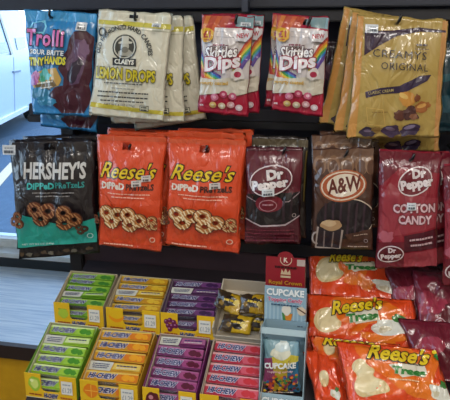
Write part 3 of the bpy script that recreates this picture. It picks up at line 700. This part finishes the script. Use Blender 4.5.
def make_tray(quad_front, b0, b1, x0, x1, H, outer, inner, label, group, packs=None, fruit=None, name='HI-CHEW', notch=True, frontH=None, word='£1.29'):
    """open card tray on the shelf, b0..b1 up the slope, x0..x1 across"""
    e = empty('candy_tray', label, 'display box', group, SM @ Matrix.Translation(((x0+x1)/2, b0, 0)))
    w = (x1-x0)/2; d = b1-b0; t = .0012; fh = frontH or H*.95
    om, im = mat(outer, .45, 'card'), mat(inner, .6, 'card')
    box_obj('tray_floor', (-w, w, 0, d, 0, t), im, e)
    for s_ in (-1, 1):
        xa, xb = sorted((s_*w, s_*(w-t)))
        bm = bmesh.new(); prism(bm, [Vector((xa, y, z)) for y, z in ((t*2, 0), (d-t, 0), (d-t, H), (.5*fh+t*2, H+.008), (.5*fh+t*2, .866*fh-.002))] if notch else [Vector((xa, y, z)) for y, z in ((t, t), (d-t, t), (d-t, H), (t, H))], Vector((xb-xa, 0, 0))); bmesh.ops.recalc_face_normals(bm, faces=bm.faces[:])
        link('side_wall', mesh('side_wall', bm), e, [om])
        ya, yb = sorted((s_*(w-t), s_*(w-2*t)))
        box_obj('side_lining', (ya, yb, .5*fh+t*2 if notch else 2*t, d-2*t, t, H-.001), im, e)
    box_obj('back_wall', (-w, w, d-t, d, t, H), im, e)
    lean, up_ = (.5, .866) if notch else (0, 1)
    bm = bmesh.new()
    if notch:
        nw = w*.36; nb = fh*.30
        pts = [(-w, 0), (w, 0), (w, fh), (nw, fh), (nw, nb+.005), (nw-.005, nb), (-nw+.005, nb), (-nw, nb+.005), (-nw, fh), (-w, fh)]
    else: pts = [(-w, 0), (w, 0), (w, fh), (-w, fh)]
    prism(bm, [Vector((x, z*lean, z*up_)) for x, z in pts], Vector((0, t, 0))); bmesh.ops.recalc_face_normals(bm, faces=bm.faces[:])
    fp = link('front_panel', mesh('front_panel', bm), e, [mat('#e2b820' if notch else '#d8d2c2', .45, 'card')])
    if notch:
        f = Flat(e, [(-w, fh*.5, fh*.866), (w, fh*.5, fh*.866), (-w, 0, 0), (w, 0, 0)], ((0, 0), (56, 0), (0, 22), (56, 22)))
        f.part('printed_label', fruit+T(name, 28, 18.6, 15, 4.2, '#27306c', shear=.25, bold=.06, line='#cfd4e4', lw=.04)+GREEK(11, 18.5, 14, 1.4, '#a05020')+GREEK(45, 18.8, 13, 1.3, '#b04a28', 0, 3), parent=fp)
        f.part('price_sticker', Q(46.5, 9, 12, 12, '#e0e0da')+T(word, 46.5, 11, 10, 4.5, '#8a98a8')+GREEK(46.5, 6, 9, 1.2, '#9aa4b0'), 'white price sticker', parent=fp)
    return e
def fill(e, pack, n, x0, x1, b0, pitch, label, H0=.016, seed=1, jit=.0015, alt=None, ak=3):
    """a row of packs climbing the tray; the first is the one built, the rest are copies"""
    rnd = random.Random(seed)
    for k in range(n):
        o = alt if (alt and k == ak) else pack if k == 0 else dup(pack)
        where = ['in the front notch', 'second from the front', 'third from the front', 'fourth from the front', 'fifth from the front', 'sixth from the front', 'rearmost'][k if k < n-1 or n > 6 else (6 if k == n-1 else k)]
        o['label'] = '%s, %s%s' % (label, where, ', small print up' if alt and k == ak else '')
        o.matrix_world = SM @ Matrix.Translation(((x0+x1)/2+rnd.uniform(-jit, jit), (b0+.0365+(k-1)*pitch) if k else b0+.0135, (H0+rnd.uniform(-.001, .003)) if k else .004)) @ Matrix.Rotation(rnd.uniform(-.03, .03) if k else 0, 4, 'Z') @ Matrix.Rotation(R(rnd.uniform(0, 9) if k else 0), 4, 'X') @ Matrix.Rotation(rnd.uniform(-.05, .02) if k else 0, 4, 'Y')

def apple(c1, c2): return E(11, 9, 7, 6.5, c1, wob=.2)+E(11, 9, 4.5, 4.2, c2, wob=.2)+E(8, 6, 2, 1.5, '#e8f0b0')
def grapes(c): return sum([E(x, y, 2.6, 2.5, c)+E(x-.8, y-.8, .9, .8, '#a878a8') for x, y in ((6, 8), (10, 6.5), (14, 8), (8, 11.5), (12, 11.5), (16, 11), (10, 14.5))], [])
Hh = .036
fr = [  # label colour, x pixels at the front base, kind
 dict(row=0, px=(18, 71), base='#94bc34', band='#d3e69a', fr='#4c8f2a', f2='#9cc840', outer='#6f9f2e', inner='#d8d8b8', art=apple('#9cc43a', '#cfe07a'), nm='green apple chew pack, lower tray', lab='lower green apple chew tray, half out of the lower-left corner'),
 dict(row=0, px=(75, 134), base='#d09a2a', band='#e2c25c', fr='#e8a020', f2='#d87a1c', outer='#c99a2c', inner='#d9c9a0', art=E(11, 9, 7.5, 6, '#e0801c', wob=.2)+STROKE([(11, 3.5), (11, 15)], .6, '#f0c050')+STROKE([(5, 9), (18, 9)], .6, '#f0c050'), nm='orange-yellow mango chew pack, lower tray', lab='lower mango chew tray with an orange fruit print, second from the left'),
 dict(row=0, px=(139, 193), base='#6e2a60', band='#a8608c', fr='#5a1430', f2='#a0487c', outer='#8a3a78', inner='#cdb8a8', art=E(11, 10, 7.5, 6.5, '#5a1c24', wob=.2)+E(9, 8, 2.5, 2, '#c88a94')+E(13, 11, 2, 2, '#8a3040'), nm='purple-pink cherry chew pack, lower tray', lab='lower purple cherry chew tray with a dark round fruit print'),
 dict(row=0, px=(197, 257), base='#b52a44', band='#dca0a0', fr='#c8323c', f2='#d0586a', outer='#a89a8c', inner='#cdbca6', art=E(12, 12, 6.5, 6.5, '#d04a30', wob=.2)+E(12, 7, 5, 2, '#4c8f2a', wob=.4), nm='red strawberry chew pack', lab='lower strawberry chew tray beside the pale blue cupcake box'),
 dict(row=1, px=(50, 100), base='#5d8f1e', band='#9cc24a', fr='#3c7a2a', f2='#7aa834', outer='#b8a890', inner='#d2c6a6', art=GREEK(10, 6, 10, 1.2, '#7aa030')+E(11, 10, 6, 4.5, '#a8c43c', wob=.2), nm='green melon chew pack, upper tray', lab='upper green chew tray at the left end of the back row'),
 dict(row=1, px=(103, 157), base='#b98c1c', band='#d8ba4a', fr='#d8b030', f2='#c08a20', outer='#b0a080', inner='#cfc2a2', art=E(11, 8, 8, 5.5, '#e8941c', wob=.1)+E(11, 5.8, 7.6, 4.2, '#e2b820', wob=.1), nm='yellow banana chew pack, upper tray', lab='upper yellow chew tray with an orange slice print'),
 dict(row=1, px=(158, 212), base='#4a2850', band='#6c4870', fr='#3a1c48', f2='#6a3a70', outer='#4a3050', inner='#8a7888', art=grapes('#6a1c48'), nm='dark purple grape chew pack, upper tray', lab='upper grape chew tray with a bunch of grapes print'),
]
b_low = sh(200, 419).y; b_up = sh(215, 341).y
L0 = sh(215, 348).y-b_low; L1 = .125; print('L0', L0, 'b_up', b_up)
tx = []
for t_ in fr:
    px0, px1 = t_['px'][0]+3, t_['px'][1]+3
    if t_['row'] == 0: xa, xb, bb = sh(px0, 419-(200-px0)*.06).x, sh(px1, 419-(200-px1)*.06).x, b_low
    else: xa, xb, bb = sh(px0, 329+(px0-50)*.06).x, sh(px1, 329+(px1-50)*.06).x, b_up
    d = L0 if t_['row'] == 0 else L1
    e = make_tray(None, bb, bb+d, xa, xb, Hh, t_['outer'], t_['inner'], t_['lab'], 'chew trays', fruit=t_['art'], frontH=.054)
    L = (xb-xa)-.009
    pk = make_pack(t_['base'], t_['band'], t_['fr'], L, t_['nm'], t_['nm'].replace('pack', 'packs'), fruit2=t_['f2'], W2=.0205 if t_['row'] == 0 else .0160)
    n = 6
    pitch = (d-.036)/(n-1)
    fill(e, pk, n, xa, xb, bb, pitch, t_['nm'], H0=.017, seed=px0, alt=None if t_['base'] == '#b52a44' else make_pack(t_['base'], t_['band'], t_['fr'], L, '', t_['nm'].replace('pack', 'packs'), W2=.0205 if t_['row'] == 0 else .0160, pale=True), ak=(4 if px0 in (161, 21) else 3 if px0 == 106 else 5 if px0 == 142 else 2))
    tx.append((xa, xb))
# tray of small yellow and black bags behind the strawberry tray
xa, xb = sh(214, 339).x, sh(262, 342).x
make_tray(None, b_up+.004, b_up+L1+.01, xa, xb, .040, '#cfc8b8', '#c9bfae', 'plain white card tray of small yellow and black bags behind the strawberry tray', 'chew trays', notch=False, frontH=.016)
w_ = xb-xa
SPN = -en
def small_bag(q, label, seed, c, ang, col='#b8921c'):
    n = (en*math.cos(R(ang))-ey_*math.sin(R(ang))).normalized()
    b = Bag('candy_bag', label, q, col, plane=(SM @ Vector((0, b_up, 0))+en*c, n), seed=seed, T_=.007, head=.06, N=12, M=12, group='small yellow and black bags')
    (x0, y0), (x1, y1), (x2, y2), (x3, y3) = q
    mx_, my_ = (x0+x1+x2+x3)/4, (y0+y1+y2+y3)/4
    b.part('artwork', P([q[0], ((x0+x1)/2, (y0+y1)/2), ((x2+x3)/2-3, (y2+y3)/2), q[2]], '#3a2c1e')+E(mx_+2, my_, 7, 5, '#1d1a1e', wob=.4, seed=seed)+GREEK(mx_, my_-1, 10, 2.2, '#d8b83a', .2)+E(mx_+8, my_+2, 3.4, 3, '#e0c868', wob=.4)+E(mx_-7, my_+1, 3, 2.4, '#8a6a24', wob=.5), bump=.4)
    return b
small_bag(((219, 288), (246, 298), (213, 305), (240, 318)), 'small yellow and black bag lying at the back left of the white tray', 41, .030, 22)
small_bag(((240, 294), (267, 294), (239, 312), (265, 315)), 'small yellow and black bag lying at the back right of the white tray', 42, .044, 22)
small_bag(((224, 313), (255, 317), (217, 331), (250, 335)), 'small yellow and black bag lying in front in the white tray', 43, .030, 22, '#c8a420')
small_bag(((246, 316), (266, 314), (246, 331), (267, 331)), 'small dark yellow bag squeezed against the cupcake box', 44, .018, 22, '#8a7420')

# ------------------------------------------------------------------ cupcake boxes
def upright_frame(px, py, c=0):
    p = SM @ sh(px, py, c); return p
# lower pale blue box with open window, standing on the shelf
xa, xb = sh(259, 409).x, sh(303, 412).x
bb = sh(259, 409).y
UM = Matrix.Translation(SM @ Vector(((xa+xb)/2, 0.004, 0.001)))@Matrix.Rotation(R(-8), 4, 'X')
box = empty('cupcake_box', 'pale blue cupcake candy display box with an open front, standing at the bottom edge', 'display box', 'cupcake candy boxes', UM)
w = (xb-xa)/2
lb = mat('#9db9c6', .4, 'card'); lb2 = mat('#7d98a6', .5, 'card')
hB = (on_plane(265, 333, SM @ Vector((0, .004, 0)), Vector((0, -1, 0))).z-(SM @ Vector((0, .004, 0))).z)
dB = .052
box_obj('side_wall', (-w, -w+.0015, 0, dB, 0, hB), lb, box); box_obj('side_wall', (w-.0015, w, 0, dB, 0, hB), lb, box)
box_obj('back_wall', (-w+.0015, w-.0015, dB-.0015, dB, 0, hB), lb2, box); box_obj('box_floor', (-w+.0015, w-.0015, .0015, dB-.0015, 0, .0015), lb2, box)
lip = box_obj('front_lip', (-w+.0015, w-.0015, 0, .0015, 0, .048), lb, box)
box_obj('top_flap', (-w+.0015, w-.0015, 0, .0015, hB-.012, hB), mat('#b4ccd4', .4, 'card'), box)
f = Flat(box, [(-w+.002, 0, .047), (w-.002, 0, .047), (-w+.002, 0, .001), (w-.002, 0, .001)], ((0, 0), (44, 0), (0, 23), (44, 23)))
f.part('lip_lettering', T('CUPCAKE', 22, 7, 40, 8, '#e4ecee', bold=.05, line='#4d7d98', lw=.03), parent=lip)
# the bag shown inside
bq = [(263, 338), (300, 341), (263, 391), (300, 392)]
PN = (UM @ Matrix.Rotation(0, 4, 'X'))
pn = (UM.to_3x3() @ Vector((0, -1, 0)))
bw = Bag('candy_bag', 'cupcake candy bag with white frosting print and rainbow sprinkles, inside the pale blue box', bq, '#7fa6b4', plane=(UM @ Vector((0, .018, 0)), pn), seed=45, T_=.006, N=16, M=20, cat='candy bag', head=.05)
bw.part('artwork', P([(262, 358), (272, 356), (301, 358), (301, 393), (262, 392)], '#8a3a64')+P([(272, 356), (286, 352), (301, 356), (301, 368), (274, 370)], '#c8b83a')+P([(276, 364), (288, 362), (288, 392), (274, 392)], '#b8a030')+P([(288, 364), (301, 360), (301, 392), (288, 392)], '#2f6a8c')
  + E(282, 352, 11, 6, '#d8d8c4', wob=.3)+E(283, 346, 8, 5, '#c8d8d8', wob=.3, seed=3)+E(284, 341, 4, 3.4, '#dce6e2', wob=.3, seed=4)
  + sum([E(265+random.random()*34, 372+random.random()*18, 1.7, 1.4, random.choice(['#b8442c', '#c8a02c', '#3a7a3c', '#7a2a5c', '#2a5a8a', '#d87a2c', '#601c28', '#2c2418']), n=7) for _ in range(85)], []))
bw.part('lettering', T('CUPCAKE', 281.5, 361, 33, 6, '#e0e4e2', bold=.05)+T('topping candy', 281.5, 367, 27, 2.6, '#d8b0b8', bold=.02)+GREEK(282, 388, 26, 1.2, '#c8c0b0'))
# upper pale blue header card leaning behind, then the red one
def card_box(q, Y, col, label, dep, group='cupcake candy boxes'):
    c = [at(x, y, Y) for x, y in q]
    w = (c[1].x-c[0].x+c[3].x-c[2].x)/4; h = (c[0].z+c[1].z-c[2].z-c[3].z)/2
    o = sum(c[2:], Vector())/2
    e = empty('display_carton', label, 'display box', group, Matrix.Translation(o))
    return e, w, h
q = ((264, 285), (306, 289), (264, 329), (305, 332))
Yc = (UM @ Vector((0, dB, hB))).y+.004
e, w, h = card_box(q, Yc, None, 'pale blue card box reading CUPCAKE, standing behind the open blue box', .03)
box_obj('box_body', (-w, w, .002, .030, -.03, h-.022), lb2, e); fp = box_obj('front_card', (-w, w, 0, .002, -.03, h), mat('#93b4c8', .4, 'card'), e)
f = Flat(e, [(-w, 0, h), (w, 0, h), (-w, 0, 0), (w, 0, 0)], ((264, 287), (306, 287), (264, 330), (306, 330)))
f.part('artwork', sum([Q(266+k*4, 316, 1.6, 26, '#a9c6d4') for k in range(10)], [])+P([(282, 312), (291, 312), (289, 322), (284, 322)], '#4a8a4a')+P([(285, 314), (293, 312), (291, 321), (287, 322)], '#d8882c')+E(287, 309, 5, 5, '#e2ddd0', wob=.3)+E(302, 309, 5, 4, '#d9c8b0', wob=.2, rot=.5)+STROKE([(297, 306), (306, 311)], 1.3, '#5a3a2a'), parent=fp)
f.part('lettering', T('CUPCAKE', 285, 292, 38, 7, '#e8eef0', bold=.05, line='#5f8fa8', lw=.025)+T('Topping Candy', 285, 299.5, 35, 5, '#c8587c', bold=.03, line='#d8dce4', lw=.05)+GREEK(285, 304, 28, 1.5, '#3a5a78')+GREEK(272, 321, 11, 1.3, '#4a5a68')+GREEK(272, 324, 9, 1, '#4a5a68', 0, 3)+GREEK(287, 325, 10, 1.2, '#4a5a68', 0, 4)+GREEK(301, 323, 6, 1.2, '#4a5a68', 0, 5), parent=fp)
q = ((265, 256), (304, 259), (265, 300), (304, 303))
Yr = Yc+.046
e, w, h = card_box(q, Yr, None, 'dark red card box with a crest and gold lettering, standing behind the pale blue one', .03)
bm = bmesh.new()
arc = [(-w+.02+ (2*w-.04)*0, h)]
pts = [(-w, -.04), (w, -.04), (w, h), (w*.42, h)]+[(w*.40*math.cos(R(a)), h+.012*math.sin(R(a))) for a in range(15, 180, 15)]+[(-w*.42, h), (-w, h)]
prism(bm, [Vector((x, 0, z)) for x, z in pts], Vector((0, .002, 0))); bmesh.ops.recalc_face_normals(bm, faces=bm.faces[:])
fp = link('front_card', mesh('front_card', bm), e, [mat('#8e1f2a', .4, 'card')])
box_obj('box_body', (-w, w, .002, .030, -.04, h-.022), mat('#5a1820', .5, 'card'), e)
f = Flat(e, [(-w, 0, h), (w, 0, h), (-w, 0, 0), (w, 0, 0)], ((265, 260), (304, 260), (265, 302), (304, 302)))
f.part('artwork', RING(285, 262, 6, 5.5, .8, '#c8b098')+P([(280, 276), (281, 271), (283, 274), (285, 270), (287, 274), (289, 271), (290, 276)], '#c8b090')+Q(285, 278, 10, 2, '#c8b090')+P([(296, 261), (304, 261), (304, 267), (296, 267)], '#b9a8a0'), parent=fp)
f.part('lettering', T('K', 285, 262, 4.5, 5, '#e0d0c0', bold=.04)+GREEK(285, 269, 22, 2, '#3c0e12')+T('Royal Crown', 285, 284, 33, 5, '#c8922c', bold=.02), parent=fp)

# ================================================================== LOWER RIGHT: ORANGE TREE BAGS
def tree_bag(quad, label, seed, plane, name, trees, tree, mound, rot=0, dim=1, extra=(), T_=.014):
    b = Bag('candy_bag', label, quad, '#e0481a', plane=plane, seed=seed, T_=T_, head=.05, group='orange peanut butter tree bags', lump=2.6, N=28, M=28, wave=.007, bump=1.0)
    (nx, ny, nw, nh), (tx_, ty, tw, th_), (mx_, my_, mw_, mh) = name, trees, mound
    b.part('artwork', E(nx, ny+nh*.6, nw*.75, nh*1.3, '#e8701c', rot, wob=.5, seed=seed)+E(nx-nw*.5, ny+nh*1.4, nw*.5, nh*.5, '#e25a1a', rot+.3, wob=.5, seed=seed+3)
       + E(nx+nw*.5, ny+nh*2.2, nw*.5, nh*.5, '#e8781c', rot+.2, wob=.6, seed=seed+5))
    for _ in range(2): tree = [q_ for i_ in range(len(tree)) for q_ in (tuple(tree[i_][k]*.75+tree[(i_+1) % len(tree)][k]*.25 for k in (0, 1)), tuple(tree[i_][k]*.25+tree[(i_+1) % len(tree)][k]*.75 for k in (0, 1)))]
    b.part('tree_picture', P(tree, '#d9c08c')+P([((x*.8+sum(p[0] for p in tree)/len(tree)*.2), (y*.8+sum(p[1] for p in tree)/len(tree)*.2)) for x, y in tree], '#e6d4a6'))
    b.part('snow_mound', E(mx_, my_, mw_, mh, '#dcdcd0', rot+.15, wob=.3, seed=seed)+E(mx_+mw_*.2, my_-mh*1.1, mw_*.35, mh*.5, '#3f7a34', rot+.5, wob=.4, seed=seed)+E(mx_-mw_*.4, my_+.2*mh, mw_*.25, mh*.4, '#c8bfa0', rot, wob=.4, seed=seed))
    b.part('banner', P([(tx_-tw*.6, ty-th_*.9), (tx_+tw*.45, ty-th_*1.1), (tx_+tw*.55, ty+th_*.3), (tx_-tw*.2, ty+th_*.8)], '#e0d8c4')+GREEK(tx_, ty-th_*1.0, tw*.7, 1.1, '#4a3a20', rot), 'white banner')
    b.part('brand_name', T("Reese's", nx, ny, nw, nh, '#e8c824', rot=rot, shear=.25, bold=.03, line='#2a1712', lw=.045), 'yellow script name')
    b.part('lettering', T('Trees', tx_, ty, tw, th_, '#2f7d33', rot=rot, bold=.06, line='#dcd8b8', lw=.03)+list(extra))
    return b
nT = (en*math.cos(R(-20))-ey_*math.sin(R(20))).normalized()    # lying back, a little steeper than the shelf
def tplane(c, b=0): return (SM @ Vector((0, b, 0))+nT*c, nT)
tree_bag(((308, 249), (400, 254), (309, 312), (414, 316)), 'orange tree-candy bag at the top of the pile, under the root beer bag', 21, tplane(.030, .27), (347, 259, 32, 12), (361, 271, 30, 6), [(318, 262), (330, 257), (340, 262), (338, 270), (346, 276), (338, 284), (322, 285), (314, 276)], (393, 290, 20, 6), .03)
tree_bag(((307, 294), (414, 300), (305, 352), (425, 356)), 'orange tree-candy bag in the middle of the pile, shiny red folds at its left end', 22, tplane(.046, .19), (358, 307, 50, 15), (363, 320, 32, 9), [(316, 312), (328, 308), (338, 312), (336, 320), (344, 326), (336, 334), (320, 335), (312, 324)], (395, 330, 25, 8), -.12, extra=())
tree_bag(((309, 336), (400, 344), (322, 402), (412, 406)), 'crumpled orange tree-candy bag under the front one, its side folds showing', 23, tplane(.052, .11), (350, 343, 50, 12), (366, 352, 30, 6), [(322, 346), (335, 344), (336, 356), (326, 358)], (380, 380, 15, 6), .1)
tree_bag(((302, 350), (340, 352), (318, 412), (352, 412)), 'crumpled orange bag end sticking out at the bottom of the pile', 24, tplane(.040, .06), (330, 440, 30, 10), (330, 450, 20, 6), [(318, 374), (328, 372), (330, 386), (322, 390)], (336, 396, 6, 4), .5)
tree_bag(((335, 341), (436, 350), (350, 413), (459, 418)), 'front orange tree-candy bag with a big yellow script name, lowest in the pile', 25, tplane(.074, .05), (400, 355.5, 60, 18), (409, 374, 34, 8), [(354, 362), (363, 360), (368, 368), (376, 372), (372, 379), (386, 383), (392, 394), (380, 396), (360, 400), (352, 388), (358, 378), (350, 370)], (442, 394, 14, 7), .11, extra=GREEK(404, 383, 30, 1.2, '#f0c8a0', .1)+E(438, 357, 4, 4, '#2f7d33', wob=.5)+E(434, 353, 2.5, 2, '#e8c824'))

# crimson bags piled behind them at the right edge
def crim(quad, label, seed, plane, col, logo=None):
    b = Bag('candy_bag', label, quad, col, plane=plane, seed=seed, T_=.016, head=.05, group='piled crimson candy bags', lump=2.0, wave=.005, bump=.6)
    (x0, y0), (x1, y1), (x2, y2), (x3, y3) = quad; mx_, my_ = (x0+x1+x2+x3)/4, (y0+y1+y2+y3)/4
    art = E(mx_-8, my_, 16, 12, '#9c3448', wob=.5, seed=seed)+E(mx_+12, my_+8, 12, 10, '#5a1020', wob=.5, seed=seed+1)
    b.part('artwork', art)
    if logo:
        lx, ly = logo
        b.part('logo', RING(lx, ly, 9, 7, 1, '#c8a8b0', rot=1.2)+T('Pepper', lx, ly, 13, 5, '#c8a8b0', rot=1.2, bold=.03))
    return b
crim(((382, 262), (440, 268), (398, 330), (452, 336)), 'crimson bag lying at the back of the pile below the cotton candy bags', 51, tplane(.030, .24), '#6a1828', (421, 300))
crim(((412, 270), (462, 272), (418, 344), (470, 348)), 'crimson bag standing at the right edge of the pile', 52, tplane(.052, .22), '#7a2032', (440, 330))
crim(((398, 318), (462, 324), (420, 380), (470, 384)), 'crimson bag wedged right behind the front orange bag', 53, tplane(.046, .14), '#6e1a2c')

# ceiling lamps (behind the viewer), the two rear ones added for sheen
for (x, y), wh_ in zip(LAMPS, ('nearest the candy rack', 'over the middle of the floor, added for sheen', 'farthest from the candy rack, added for sheen')):
    l = empty('ceiling_light', 'long ceiling light panel ' + wh_, 'ceiling light', 'ceiling lights', Matrix.Translation((x, y, 2.69)))
    box_obj('lamp_housing', (-.62, .62, -.17, .17, -.012, .01), mat('#d0d0d0', .5, 'paint'), l)
